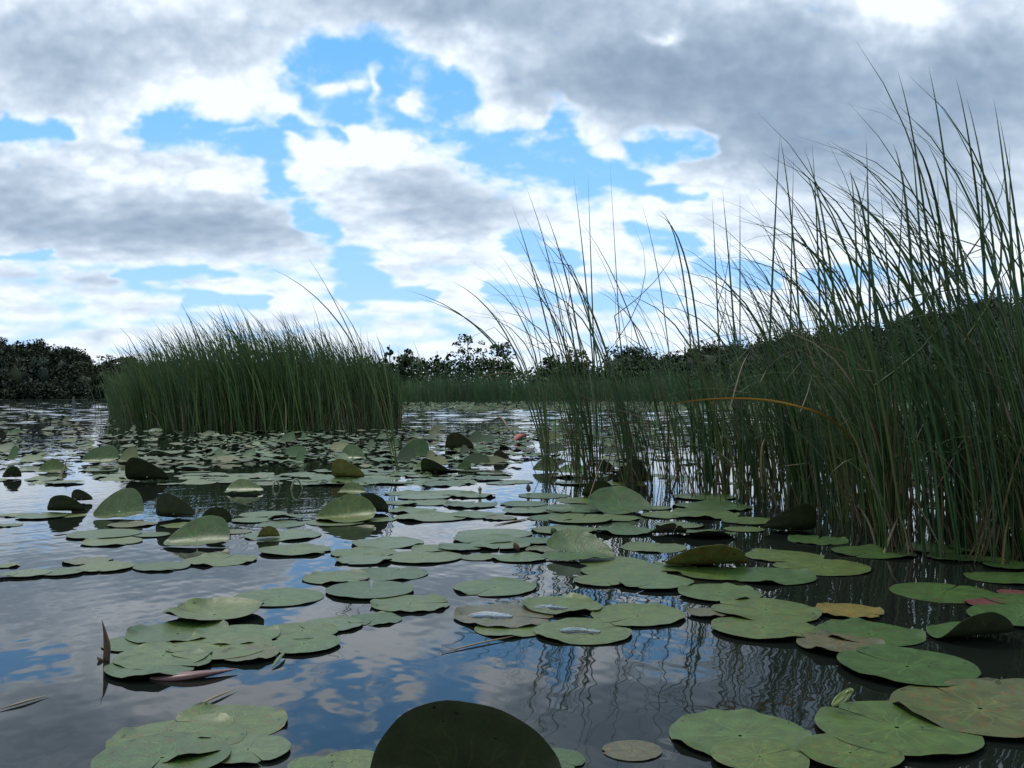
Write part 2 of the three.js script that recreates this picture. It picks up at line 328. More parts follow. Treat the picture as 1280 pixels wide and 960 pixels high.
const vary = (c, a = 0.2) => { const k = 1 + R(-a, a); return [c[0] * k, c[1] * k, c[2] * k]; };
const curve = (pts) => (x) => { for (let i = 1; i < pts.length; i++) if (x <= pts[i][0]) return lerp(pts[i - 1][1], pts[i][1], clamp((x - pts[i - 1][0]) / (pts[i][0] - pts[i - 1][0]), 0, 1)); return pts[pts.length - 1][1]; };
{ // the dense clump on the left: 17 m off
  const f = new Faces(), topOf = curve([[125, 462], [150, 440], [200, 420], [240, 408], [290, 399], [350, 402], [400, 405], [440, 418], [470, 438], [490, 462]]), front = curve([[130, 519], [170, 534], [230, 541], [400, 540], [500, 533]]);
  for (let i = 0; i < 4600; i++) {
    const stray = rnd() < 0.02, px = stray ? R(118, 525) : R(138, 502), d = depthOf(front(px)) + (stray ? R(-1.2, 1) : Math.pow(rnd(), 1.4) * 5.5), x = (px - 640) / F * d, h = EYE + (495 - topOf(px - 22)) / F * d;
    const tuft = 0.97 + 0.17 * N2(x * 1.6, d * 1.1) + 0.10 * N2(x * 5, d * 3), u = rnd();
    if (u < 0.17) f.blade(reedPath(x, -d, h * R(0.15, 0.5), R(-0.35, 0.35), R(-0.4, 1.2), R(-0.4, 0.4), 4), reedWidth(R(0.012, 0.022)), R(0, 6.28), vary(pick(reedDry)));
    else if (u < 0.30) f.blade(reedPath(x, -d, h * tuft * R(0.98, 1.2), R(0.04, 0.30), R(0.2, 0.85), R(-0.2, 0.2), 7), reedWidth(R(0.020, 0.032)), R(0, 6.28), vary(pick(reedGreens)));
    else f.blade(reedPath(x, -d, h * tuft * R(0.62, 1.04), R(-0.06, 0.24), R(0.0, 0.8), R(-0.25, 0.25), 6), reedWidth(R(0.014, 0.024)), R(0, 6.28), vary(pick(reedGreens), 0.35));
  }
  put(new THREE.Mesh(f.geometry(), matReed), 'reed_clump', 'dense dark green reed clump with windblown tips standing apart in the lily field', 'reeds', null, 'stuff');
}
{ // far bank reeds
  const f = new Faces();
  for (let i = 0; i < 15000; i++) {
    const d = 96 + Math.pow(rnd(), 1.5) * 24, x = R(-17, 68) * d / 100, h = 3.5 * (0.85 + 0.25 * N2(x / 6, d / 9)) * R(0.55, 1.08);
    const c = rnd() < 0.07 ? vary(pick(reedDry)) : vary([0.062, 0.125, 0.036].map((q, k) => q * (1 + 0.35 * N2(x / 5 + 9, 1)) * (k === 1 ? 1 : 1)), 0.3);
    f.blade(reedPath(x, -d, h, R(-0.1, 0.2), R(0.05, 0.5), R(-0.2, 0.2), 2, 2, 0, 0), reedWidth(R(0.04, 0.07)), R(0, 6.28), c, 0.15);
  }
  for (let i = 0; i < 110; i++) { const px = R(8, 135), d = R(44, 70), x = (px - 640) / F * d; f.blade(reedPath(x, -d, R(0.3, 0.75), R(-0.2, 0.3), R(0, 0.5), 0, 2), reedWidth(0.03), R(0, 6.28), vary([0.03, 0.045, 0.02]), 0.2); }
  put(new THREE.Mesh(f.geometry(), matReed), 'far_reed_bed', 'long green reed bed lining the far shore', 'reeds', null, 'stuff');
}

// ---------------------------------------------------------------- tall cattail stand
const leafMats = [[0.046, 0.092, 0.016], [0.062, 0.108, 0.017], [0.034, 0.080, 0.018], [0.074, 0.098, 0.015], [0.031, 0.066, 0.015]].map((c) => new THREE.MeshStandardMaterial({ color: lin(...c), roughness: 0.5, side: THREE.DoubleSide }));
const dryMats = [[0.17, 0.115, 0.05], [0.11, 0.075, 0.035], [0.09, 0.05, 0.022], [0.22, 0.17, 0.095]].map((c) => new THREE.MeshStandardMaterial({ color: lin(...c), roughness: 0.8, side: THREE.DoubleSide }));
const orangeMat = new THREE.MeshStandardMaterial({ color: lin(0.46, 0.21, 0.025), roughness: 0.7, side: THREE.DoubleSide });
const frontY = curve([[668, 598], [700, 604], [760, 612], [850, 612], [950, 630], [1040, 648], [1095, 668], [1112, 690], [1130, 672], [1200, 684], [1250, 700], [1330, 712]]);
const deepBy = curve([[668, 0.15], [760, 0.5], [860, 1.0], [950, 1.5], [1100, 1.9], [1330, 2.2]]);
const tallBy = curve([[668, 2.1], [760, 2.15], [900, 1.85], [1000, 1.8], [1120, 1.9], [1200, 2.02], [1330, 2.12]]);
const oneBlade = (pts, w, face) => { const f = new Faces(); f.blade(pts, w, face, [1, 1, 1]); return f.geometry(false); };
function rel(pts, o) { return pts.map((p) => p.clone().sub(o)); }
let standCount = 0;
function cattail(x, z, tall, leaves, label, group, tips) {
  const t = new THREE.Group(), base = new THREE.Vector3(x, 0, z); t.position.copy(base);
  const m = pick(leafMats);
  let snapped = false;
  for (let i = 0; i < leaves; i++) {
    const len = tall * (i < 1 ? R(0.92, 1.08) : R(0.5, 0.98)), broken = rnd() < 0.18;
    if (broken) snapped = true;
    part(t, 'leaf', oneBlade(reedPath(R(-0.03, 0.03), R(-0.03, 0.03), len, R(-0.02, 0.17), R(0.4, 1.35) * (rnd() < 0.12 ? 1.5 : 1), R(-0.16, 0.16), 11, broken ? R(0.55, 0.8) : 2, R(0.7, 1.3) * (rnd() < 0.7 ? 1 : -1)), reedWidth(R(0.007, 0.012)), R(0, 6.28)), rnd() < 0.72 ? m : rnd() < 0.8 ? pick(leafMats) : pick(dryMats));
  }
  if (tips) for (const pts of tips) part(t, 'leaf', oneBlade(rel(pts, base), reedWidth(R(0.009, 0.013)), R(-0.7, 0.7)), m);
  const nd = rnd() < 0.55 ? 1 + Math.floor(rnd() * 2.4) : 0;
  for (let i = 0; i < nd; i++) part(t, 'dry_leaf', oneBlade(reedPath(R(-0.04, 0.04), R(-0.04, 0.04), tall * R(0.12, 0.42), R(-0.5, 0.5), R(-0.5, 0.9), R(-0.4, 0.4), 7), reedWidth(R(0.006, 0.012)), R(0, 6.28)), pick(dryMats));
  standCount++;
  if (group) { const w = (snapped ? ' with snapped leaf' : '') + (nd > 1 ? (snapped ? ' and brown blades' : ' with brown blades') : ''); label = (tall > 1.5 ? 'tall ' : 'short ') + label + w; group = label.replace('cattail', 'cattails'); }
  return put(t, 'cattail', label, 'cattail', group);
}
const bez = (a, b, c, n = 12) => { const q = new THREE.QuadraticBezierCurve3(a, b, c); return q.getPoints(n); };
function tipLeaf(bx, by, tx, ty, bowed = 0.8, depth) { // a leaf from its foot in the water to its tip, both read off the photograph
  const o = onWater(bx, by, -0.05), d = depth ?? -o.z;
  return bez(o, atDepth(bx + (tx - bx) * (1 - bowed), by + (ty - by) * bowed, d - 0.05), atDepth(tx, ty, d - R(-0.25, 0.25)));
}
// slender outliers
{
  const o = onWater(497, 598);
  cattail(o.x, o.z, 0.6, 0, 'pair of slim reed stalks with long bowed leaves standing alone before the dense clump', null,
    [tipLeaf(494, 598, 338, 335, 0.80), tipLeaf(500, 598, 384, 320, 0.62), tipLeaf(497, 599, 396, 352, 0.75), tipLeaf(499, 598, 455, 440, 0.7), tipLeaf(496, 598, 470, 415, 0.7)]);
  const q = onWater(530, 533);
  cattail(q.x, q.z, 1.3, 3, 'thin tuft of reeds in the open channel beside the dense clump', null, [tipLeaf(530, 533, 483, 422, 0.8), tipLeaf(534, 532, 515, 425, 0.8), tipLeaf(540, 532, 522, 440, 0.8), tipLeaf(528, 531, 500, 432, 0.8)]);
}
const group = 'cattails of the tall stand';
const tipSpecs = [[684, 602, 506, 362, 0.84], [686, 603, 520, 372, 0.86], [681, 601, 566, 352, 0.82], [690, 603, 600, 378, 0.78], [722, 608, 641, 258, 0.6], [726, 609, 657, 233, 0.7], [729, 608, 640, 287, 0.72], [733, 610, 640, 315, 0.78], [745, 608, 681, 263, 0.7], [752, 611, 717, 219, 0.6], [748, 609, 735, 217, 0.5], [786, 610, 762, 197, 0.5], [790, 612, 657, 285, 0.8], [793, 607, 668, 281, 0.75], [778, 611, 690, 296, 0.7],
  [840, 616, 722, 272, 0.7], [850, 618, 800, 249, 0.72], [870, 622, 824, 262, 0.93], [882, 624, 822, 268, 0.95], [905, 630, 890, 247, 0.6], [930, 634, 903, 236, 0.6], [925, 634, 925, 240, 0.7], [955, 640, 975, 168, 0.6], [985, 646, 992, 197, 0.6], [1010, 650, 975, 170, 0.72], [1030, 655, 1015, 178, 0.72], [1040, 660, 1005, 216, 0.95], [1060, 665, 1005, 186, 0.8], [1075, 670, 1062, 209, 0.92], [1090, 680, 1083, 178, 0.7], [1105, 684, 1060, 213, 0.9], [1112, 688, 1130, 210, 0.6],
  [1150, 695, 1116, 180, 0.9], [1165, 697, 1138, 165, 0.72], [1185, 699, 1122, 88, 0.75], [1200, 701, 1135, 170, 0.92], [1215, 702, 1161, 84, 0.72], [1235, 705, 1160, 180, 0.8], [1250, 707, 1195, 97, 0.75], [1268, 709, 1208, 122, 0.75], [1285, 710, 1242, 123, 0.72], [1300, 712, 1250, 150, 0.7], [1310, 712, 1280, 130, 0.7], [1240, 706, 1225, 190, 0.6], [1180, 698, 1172, 215, 0.5], [1205, 702, 1195, 210, 0.5], [1265, 707, 1262, 180, 0.6], [1130, 692, 1100, 230, 0.6]];
const standLabel = (px) => px < 740 ? 'slim cattail at the thin end of the stand' : px < 900 ? 'windblown cattail before the pale water gaps' : px < 1010 ? 'windblown cattail behind the arched orange leaf' : px < 1130 ? 'windblown cattail by the orange leaf foot' : 'windblown cattail in the thickest dark reeds';
const standGroup = (px) => px < 740 ? 'cattails at the thin end of the stand' : px < 900 ? 'cattails in the middle of the stand' : 'cattails in the thick part of the stand';
for (const [bx, by, tx, ty, bow] of tipSpecs) {
  const o = onWater(bx, by);
  cattail(o.x, o.z, tallBy(bx) * 0.9, bx < 740 ? 1 : 2, standLabel(bx), standGroup(bx), [tipLeaf(bx, by, tx, ty, bow)]);
}
const tufts = [];
for (const px of [683, 722, 745, 786, 790, 812, 838, 856, 880, 888, 908, 932, 952, 968, 986, 1004, 1028, 1046, 1060, 1076, 1094, 1112, 1114, 1148, 1166, 1188, 1204, 1222, 1238, 1256, 1276, 1296, 1320])
  for (let k = 0; k < (px < 780 ? 1 : rnd() < (px < 1000 ? 0.6 : 0.35) ? 2 : 1); k++) {
    const q = px + (k ? R(-12, 12) : R(-3, 3)), d = depthOf(frontY(px) - R(0, 4)) + (k ? (k - R(0, 0.9)) / 2 * deepBy(px) : 0);
    tufts.push({ px: q, d, x: (q - 640) / F * d, r: px < 780 ? 0.035 : R(0.02, 0.05) });
  }
const inTuft = (t) => { const a = R(0, 6.283), e = t.r * Math.sqrt(rnd()) * 1.2; return [t.x + Math.cos(a) * e, -t.d + Math.sin(a) * e]; };
while (standCount < 290) {
  let t = rnd() < 0.04 ? pick(tufts.slice(0, 3)) : pick(tufts); if (t.px < 900 && t.px > 760 && rnd() < 0.45) t = pick(tufts.slice(12));
  const [x, z] = inTuft(t), px = t.px;
  cattail(x, z, tallBy(px) * (rnd() < (px > 1040 ? 0.55 : 0.36) ? R(0.78, 1.04) : R(0.42, 0.72)), px < 740 ? 2 : 2 + Math.floor(rnd() * 2.4), standLabel(px), standGroup(px));
}
{ // what stands behind them
  const f = new Faces();
  for (let i = 0; i < 640; i++) {
    const t = pick(tufts); if (t.px < 770 || (t.px < 900 && rnd() < 0.5)) continue;
    const [x, z] = inTuft(t), px = t.px, u = rnd();
    if (u < 0.42) f.blade(reedPath(x, z, R(0.15, 0.8), R(-0.22, 0.22), R(-0.4, 0.6), R(-0.2, 0.2), 5), reedWidth(R(0.008, 0.015)), R(0, 6.28), vary(pick(reedDry), 0.3));
    else f.blade(reedPath(x, z, tallBy(px) * (rnd() < 0.05 ? R(0.6, 0.95) : R(0.28, 0.62)), R(-0.14, 0.26), R(-0.1, 0.7), R(-0.25, 0.25), 7), reedWidth(R(0.007, 0.013)), R(0, 6.28), vary(pick(reedGreens)));
  }
  for (let i = 0; i < 46; i++) { const t = pick(tufts), [x, z] = inTuft(t); f.blade(reedPath(x, z + 0.1, R(0.5, 1.35), R(-0.5, 0.5), R(-0.8, 1.2), R(-0.1, 0.3), 8, R(0.4, 0.9), R(-1.2, 1.6)), reedWidth(R(0.006, 0.010)), R(0, 6.28), vary(reedDry[3], 0.3)); }
  put(new THREE.Mesh(f.geometry(), matReed), 'cattail_thicket', 'crowded cattail leaves and dead stems filling the back of the tall stand', 'cattails', null, 'stuff');
}
// dead leaves that stand out
function path(px, depth) { return new THREE.CatmullRomCurve3(px.map(([x, y, dd = 0]) => atDepth(x, y, depth + dd))).getPoints(22); }
function deadLeaf(px, depth, w, mat, label) {
  const pts = path(px, depth), o = pts[0].clone(), m = new THREE.Mesh(oneBlade(rel(pts, o), reedWidth(w), new THREE.Vector3(0.45, 0.8, 0.4)), mat);
  m.position.copy(o);
  put(m, 'dead_leaf', label, 'leaf', 'dead leaves of the tall stand');
}
deadLeaf([[1075, 560, 0.6], [1046, 530, 0.3], [1012, 512], [965, 501], [912, 498], [866, 501], [824, 508]], 4.0, 0.0095, orangeMat, 'bright orange dead leaf arching across the front of the cattail stand');
deadLeaf([[732, 636], [742, 605], [753, 575], [765, 551]], 5.6, 0.009, dryMats[3], 'straight pale straw stem slanting up from the lily pads at the thin end');
deadLeaf([[912, 512], [918, 490], [930, 452], [946, 428], [963, 413]], 5.0, 0.011, dryMats[3], 'pale tan leaf curving up above the arched orange leaf');
deadLeaf([[950, 478], [960, 460], [980, 443], [1006, 437]], 4.9, 0.010, dryMats[3], 'short pale tan leaf bowing over just behind the orange arch');
deadLeaf([[952, 608], [951, 580], [953, 556], [957, 546]], 5.1, 0.012, dryMats[0], 'reddish brown dead stub standing upright among the cattail stems');
deadLeaf([[812, 530], [790, 528], [765, 532], [740, 540]], 5.4, 0.008, dryMats[1], 'thin brown leaf hanging level below the tip of the orange arch');
deadLeaf([[1000, 515], [1008, 495], [1015, 470]], 4.6, 0.008, dryMats[3], 'thin straw-coloured stem poking up behind the orange arch');
deadLeaf([[1175, 520], [1185, 490], [1200, 468]], 4.2, 0.009, dryMats[3], 'pale broken leaf slanting in the darkest part of the stand');
deadLeaf([[600, 471], [630, 466], [660, 469]], 40, 0.06, dryMats[3], 'pale bent dead leaf in front of the far reed bed');

// ---------------------------------------------------------------- lily pads
function padTexture(seed, spots) {
  const n = 512, cv = document.createElement('canvas'); cv.width = cv.height = n;
  const g = cv.getContext('2d'), im = g.createImageData(n, n), r = rngOf(seed), ox = r() * 90;
  for (let y = 0, o = 0; y < n; y++) for (let x = 0; x < n; x++, o += 4) {
    const u = x / n * 2 - 1, v = y / n * 2 - 1, rho = Math.hypot(u, v), phi = Math.atan2(v, u);
    let k = 0.76 + 0.13 * fbm2(u * 2.2 + ox, v * 2.2, 4) + 0.06 * fbm2(u * 12 + ox, v * 12, 3) + 0.03 * (r() - 0.5);
    const vein = Math.abs(((phi / 6.283 * 15 + 0.35 * N2(rho * 2 + ox, phi) + 100) % 1) - 0.5) * 6.283 / 15 * rho;
    k += 0.13 * Math.exp(-((vein / 0.013) ** 2)) * smoothstep(0.95 - rho, 0, 0.5);
    const blot = smoothstep(fbm2(u * 3 + ox + 20, v * 3 + 7, 4), 0.16, 0.42) * spots;
    im.data[o] = 255 * clamp(k * (1 + 0.25 * blot), 0, 1); im.data[o + 1] = 255 * clamp(k * (1 - 0.10 * blot), 0, 1); im.data[o + 2] = 255 * clamp(k * (1 - 0.25 * blot), 0, 1); im.data[o + 3] = 255;
  }
  g.putImageData(im, 0, 0);
  for (let i = 0; i < 26 * (0.4 + spots); i++) { g.fillStyle = `rgba(${60 + r() * 60},${45 + r() * 40},25,${0.25 + 0.4 * r()})`; g.beginPath(); g.ellipse(r() * n, r() * n, 1 + 3.5 * r() * r(), 1 + 2.5 * r() * r(), r() * 3, 0, 6.3); g.fill(); }
  for (let i = 0; i < 7; i++) { g.fillStyle = 'rgba(22,24,12,0.8)'; g.beginPath(); g.ellipse(n * (0.12 + 0.76 * r()), n * (0.12 + 0.76 * r()), 2 + 5 * r() * r(), 2 + 3 * r(), r() * 3, 0, 6.3); g.fill(); }
  for (let i = 0; i < 3 + 7 * spots; i++) { const a = r() * 6.28, q = n * (0.40 + 0.1 * r()); g.fillStyle = 'rgba(105,78,38,0.55)'; g.beginPath(); g.ellipse(n / 2 + Math.cos(a) * q, n / 2 + Math.sin(a) * q, 6 + 16 * r(), 4 + 7 * r(), a + 1.57, 0, 6.3); g.fill(); }
  const t = new THREE.CanvasTexture(cv); t.colorSpace = THREE.SRGBColorSpace; t.magFilter = THREE.LinearFilter;
  return t;
}
const padMaps = [padTexture(1, 0.2), padTexture(2, 0.7), padTexture(3, 0.4), padTexture(4, 1.0)];
function padMat(c, map, rough = 0.43) { return new THREE.MeshPhysicalMaterial({ color: lin(...c), map, roughness: rough, side: THREE.DoubleSide, ior: 1.42, bumpMap: map, bumpScale: 0.0012 }); }
const top = {
  green: [0, 1, 2].map((i) => padMat([0.120 + i * 0.014, 0.200 + 0.008 * i, 0.040], padMaps[i])),
  pale: [0, 2].map((i) => padMat([0.145, 0.218, 0.060], padMaps[i], 0.38)),
  deep: [0, 1].map((i) => padMat([0.080, 0.162, 0.032], padMaps[i])),
  olive: [1, 2].map((i) => padMat([0.150, 0.172, 0.050], padMaps[i])),
  yellow: [3, 1].map((i) => padMat([0.27, 0.225, 0.04], padMaps[i])),
  brown: [1].map((i) => padMat([0.165, 0.160, 0.070], padMaps[i])),
  red: [1].map((i) => padMat([0.21, 0.070, 0.065], padMaps[i])),
};
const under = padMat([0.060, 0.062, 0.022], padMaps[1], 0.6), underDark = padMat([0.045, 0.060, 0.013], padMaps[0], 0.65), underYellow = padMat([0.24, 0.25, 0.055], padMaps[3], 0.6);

// a round blade with a slit to its middle; fold lifts what lies beyond a crease
function padGeometry(seed, { segs = 44, rings = 6, wave = 0.02, rim = 0.035, dish = 0, fold, thick = 0.008 } = {}) {
  const r = rngOf(seed), q = Array.from({ length: 8 }, () => r() * 6.283), slit = 0.015 + 0.12 * r() * r() * r(), n = segs + 1, pos = [], uv = [], idx = [], lift = 0.3 + r();
  const shape = (rho, phi) => {
    const e = Math.min(phi, 6.2832 - phi) - slit;
    let rr = 1 + 0.014 * Math.sin(2 * phi + q[0]) + 0.009 * Math.sin(3 * phi + q[1]) + 0.004 * Math.sin(7 * phi + q[2]) + 0.003 * Math.sin(13 * phi + q[3]);
    rr *= 1 - 0.10 * Math.exp(-((e / 0.09) ** 2));
    const ang = phi + (phi < Math.PI ? -1 : 1) * slit * 0.75 * (1 - rho) * Math.exp(-e * 3);
    const x = Math.cos(ang) * rho * rr, z = Math.sin(ang) * rho * rr;
    let y = wave * rho * rho * (Math.sin(2 * phi + q[4]) * 0.6 + Math.sin(3 * phi + q[5]) * 0.5 + 0.25 * Math.sin(5 * phi + q[6]));
    y += rim * Math.pow(rho, 7) * Math.max(0, lift * Math.sin(3 * phi + q[7]) + 0.5 * Math.sin(5 * phi + q[3]) + 0.35 * Math.sin(11 * phi + q[1]));
    y += dish * rho * rho * rho - 0.005 * Math.exp(-rho * rho * 30) + 0.004 * Math.sin(phi * 15) * rho * (1 - rho);
    return [x, y, z];
  };
  const bend = (p) => {
    if (!fold) return p;
    const a = fold.dir, c = Math.cos(a), s = Math.sin(a);          // distance beyond the crease, along the fold's direction
    const across = p[0] * c + p[2] * s, along = -p[0] * s + p[2] * c, t = across - fold.at;
    if (t <= 0) return p;
    const rb = fold.soft, A = fold.angle;
    let out, up;
    if (t < rb) { const th = A * t / rb, rad = rb / A; out = rad * Math.sin(th); up = rad * (1 - Math.cos(th)); }
    else { const rad = rb / A; out = rad * Math.sin(A) + (t - rb) * Math.cos(A); up = rad * (1 - Math.cos(A)) + (t - rb) * Math.sin(A); }
    { const k = 1 + (fold.skew ?? 0) * along; out *= k; up *= k; }
    const cup = (fold.cup ?? 0.12) * along * along * Math.min(1, t / rb);
    const na = fold.at + out - cup * Math.sin(A) * 1, h = up;
    return [na * c - along * s, p[1] * Math.cos(A * Math.min(1, t / rb)) + h, na * s + along * c];
  };
  for (const face of [0, 1]) for (let k = 0; k <= rings; k++) for (let j = 0; j < n; j++) {
    const rho = 0.03 + 0.97 * Math.pow(k / rings, 0.8), phi = slit + (6.2832 - 2 * slit) * j / segs, p = bend(shape(rho, phi));
    pos.push(p[0], p[1], p[2]); uv.push(0.5 + Math.cos(phi) * rho * 0.49, 0.5 + Math.sin(phi) * rho * 0.49);
  }
  const half = (rings + 1) * n;
  for (let k = 0; k < rings; k++) for (let j = 0; j < segs; j++) { const a = k * n + j, b = a + n; idx.push(a, a + 1, b + 1, a, b + 1, b); }
  const topN = idx.length;
  for (let k = 0; k < rings; k++) for (let j = 0; j < segs; j++) { const a = half + k * n + j, b = a + n; idx.push(a, b + 1, a + 1, a, b, b + 1); }
  const edge = [];
  for (let j = 0; j <= segs; j++) edge.push(rings * n + j);
  for (let k = rings - 1; k >= 0; k--) edge.push(k * n + segs);
  for (let k = 0; k < rings; k++) edge.push(k * n);
  for (let e = 0; e < edge.length; e++) { const a = edge[e], b = edge[(e + 1) % edge.length]; idx.push(a, b, b + half, a, b + half, a + half); }
  const g = new THREE.BufferGeometry();
  g.setAttribute('position', new THREE.BufferAttribute(new Float32Array(pos), 3)); g.setAttribute('uv', new THREE.BufferAttribute(new Float32Array(uv), 2)); g.setIndex(idx);
  // thickness: push the lower sheet down along the normal of the upper one
  const t0 = g.clone(); t0.setIndex(idx.slice(0, topN)); t0.computeVertexNormals();
  const nn = t0.attributes.normal, pp = g.attributes.position;
  let flip = 0; for (let i = 0; i < half; i++) flip += nn.getY(i);
  const sg = flip < 0 ? -1 : 1;
  for (let i = 0; i < half; i++) pp.setXYZ(i + half, pp.getX(i) - sg * nn.getX(i) * thick, pp.getY(i) - sg * nn.getY(i) * thick, pp.getZ(i) - sg * nn.getZ(i) * thick);
  g.computeVertexNormals();
  g.addGroup(0, topN, 0); g.addGroup(topN, idx.length - topN, 1);
  g.computeBoundingBox();
  return g;
}
const flatGeos = Array.from({ length: 18 }, (_, i) => padGeometry(100 + i, { wave: [0.003, 0.006, 0.011][i % 3], rim: [0.012, 0.03, 0.07][(i * 2) % 3], dish: i % 5 === 0 ? 0.03 : 0 }));
const dishGeos = Array.from({ length: 3 }, (_, i) => padGeometry(300 + i, { wave: 0.03, rim: 0.05, dish: 0.13 }));

// place in the picture -> words that find it in the pond
function where(px, py) {
  if (py > 870 && px < 460) return 'in the cluster beside the big dark leaf';
  if (py > 735 && px < 500) return 'in the raft beside the dark spike';
  if (py > 870 && px < 830) return 'next to the big dark leaf';
  if (py > 860) return 'in the raft around the pale bud';
  if (py > 750 && px < 860) return 'in the raft holding pools of water';
  if (py > 750) return 'before the black folded leaf';
  if (py > 660 && px > 930) return 'at the foot of the thick cattails';
  if (py > 690 && px < 340) return 'in the straggling row on open water';
  if (py > 700 && px < 570) return 'in the loose rafts on open water';
  if (py > 655 && px > 690) return 'around the raised yellow-green leaves';
  if (py > 655 && px > 430) return 'in the long band on pale water';
  if (py > 605 && px > 480 && px < 760) return 'in the band around the half-open flower';
  if (py > 600 && px >= 760) return 'among the stems of the cattail stand';
  if (py > 600) return 'among the upturned leaves on rippled water';
  if (px < 240) return 'in the scatter toward the wooded hillside';
  return 'in the crowded field before the reed clump';
}
const colorWord = { green: 'dull green', pale: 'pale grey-green', deep: 'deep green', olive: 'olive green', yellow: 'yellowing', brown: 'brownish', red: 'reddish pink' };
const placed = [];
let padCount = 0;
function flatPad(px, py, wpx, { color, tilt = 0, dish = false, extra = '', level } = {}) {
  const o = onWater(px, py), rad = wpx / F * -o.z / 2;
  color = color ?? (rnd() < 0.60 ? 'green' : rnd() < 0.4 ? 'pale' : rnd() < 0.7 || wpx > 60 ? 'deep' : 'olive');
  let lv = 0;
  for (const q of placed) if (Math.hypot(q.x - o.x, q.z - o.z) < (q.r + rad) * 0.97) lv = Math.max(lv, q.lv + 1);
  lv = level ?? Math.min(lv, 4);
  placed.push({ x: o.x, z: o.z, r: rad, lv });
  const m = new THREE.Mesh(dish ? dishGeos[1] : pick(flatGeos), [pick(top[color]), under]);
  m.position.set(o.x, 0.0016 + 0.0017 * lv + rad * 0.009, o.z);
  m.scale.set(rad * R(0.97, 1.03), rad, rad * R(0.95, 1.05));
  m.rotation.set(R(-1, 1) * 0.012 + tilt, R(0, 6.283), R(-1, 1) * 0.015, 'XYZ');
  const w = where(px, py), size = wpx / F * -o.z, sw = size > 0.31 ? 'large ' : size < 0.19 ? 'small ' : '';
  const label = extra || `${sw}${colorWord[color]} lily pad lying flat ${w}`;
  padCount++;
  return put(m, 'lily_pad', label, 'lily pad', extra ? 'marked lily pads' : `${sw}${colorWord[color]} lily pads ${w}`);
}
// [x, y, width] read off the photograph, y at the pad's middle
const flats = [
  [22, 644, 44], [52, 646, 62, 'deep'], [86, 645, 40], [10, 657, 34], [130, 669, 86], [140, 678, 70], [190, 669, 44], [165, 656, 58], [225, 657, 46], [8, 708, 30], [6, 721, 30], [36, 719, 50], [77, 717, 50], [110, 702, 56, 'olive'], [132, 710, 72], [202, 709, 70], [275, 701, 86],
  [369, 689, 90], [420, 653, 72], [354, 670, 92], [352, 656, 60], [315, 651, 50], [292, 665, 46], [330, 644, 60], [475, 650, 40], [485, 679, 88], [455, 692, 84], [455, 701, 72], [543, 686, 60], [575, 686, 56], [528, 697, 100], [600, 697, 48], [650, 698, 68], [625, 683, 74], [608, 675, 84], [617, 668, 94], [672, 677, 58],
  [505, 617, 50], [555, 617, 70], [530, 622, 66], [590, 620, 60], [680, 620, 64], [505, 629, 50], [540, 629, 60], [655, 631, 58], [588, 632, 68], [515, 639, 64], [690, 638, 60], [655, 640, 56], [596, 644, 72], [540, 647, 92], [625, 648, 44, 'olive'], [720, 636, 92], [735, 626, 80], [690, 648, 62], [725, 650, 84], [770, 648, 60], [705, 663, 82], [780, 665, 74], [693, 676, 34], [680, 688, 46], [817, 685, 78], [768, 704, 86], [840, 711, 66], [780, 715, 106], [752, 727, 74], [820, 731, 92],
  [900, 718, 98], [964, 722, 106], [899, 744, 100], [1027, 710, 118, 'green'], [980, 696, 98], [1022, 676, 72, 'deep'], [930, 662, 50], [935, 652, 66], [880, 644, 90], [890, 634, 100], [880, 622, 76], [902, 604, 32], [928, 606, 22], [1010, 628, 46, 'deep'], [850, 657, 60], [830, 645, 60], [815, 635, 50],
  [1092, 691, 100, 'deep'], [1160, 682, 56, 'deep'], [1168, 688, 70, 'deep'], [1232, 688, 88, 'deep'], [1190, 698, 58, 'deep'], [1232, 701, 50, 'deep'], [1270, 700, 44, 'yellow'], [1262, 709, 60], [1256, 723, 92, 'deep'], [1195, 633, 90, 'deep'], [1185, 657, 50, 'olive'], [1245, 676, 60, 'deep'],
  [1180, 742, 124, 'deep'], [1234, 756, 54, 'red'], [1268, 742, 40, 'red'], [1272, 752, 76, 'deep'], [1276, 774, 120, 'deep'], [957, 766, 130, 'green'], [1062, 767, 84, 'yellow'], [885, 769, 52, 'brown'], [954, 788, 126, 'green'], [1050, 809, 112, 'brown'], [1086, 793, 130, 'deep'], [1134, 838, 166, 'deep'],
  [619, 735, 110], [797, 771, 118], [640, 786, 96], [1225, 891, 208, 'olive'], [1300, 868, 120, 'olive'], [1063, 947, 124, 'green'], [925, 921, 172, 'green'], [950, 952, 122, 'green'], [1121, 915, 198, 'green'], [790, 939, 74, 'brown'], [690, 950, 82], [440, 953, 74], [388, 958, 56],
  [285, 905, 142], [222, 927, 168], [310, 940, 106, 'pale'], [203, 952, 168], [349, 747, 114], [420, 723, 82], [490, 718, 90], [463, 739, 116], [513, 756, 98], [415, 782, 80], [468, 775, 66],
  [168, 805, 78], [222, 793, 118], [312, 821, 74, 'olive'], [276, 812, 126], [295, 797, 106], [378, 791, 90], [380, 808, 90], [198, 835, 130], [204, 824, 124],
];
for (const [x, y, w, c] of flats.sort((a, b) => a[1] - b[1])) flatPad(x, y, w, { color: c });
const padTan = flatPad(630, 771, 124, { color: 'brown', extra: 'faded tan lily pad with frilled edge holding a pool of water' });
const padBack = flatPad(702, 760, 102, { extra: 'green lily pad with a small bright puddle, under the pooled round pad' });
const padRound = flatPad(729, 791, 122, { extra: 'round green lily pad with a clear pool at its middle' });
flatPad(268, 770, 120, { dish: true, color: 'green', extra: 'green lily pad with raised rim at the back of the raft beside the spike' });

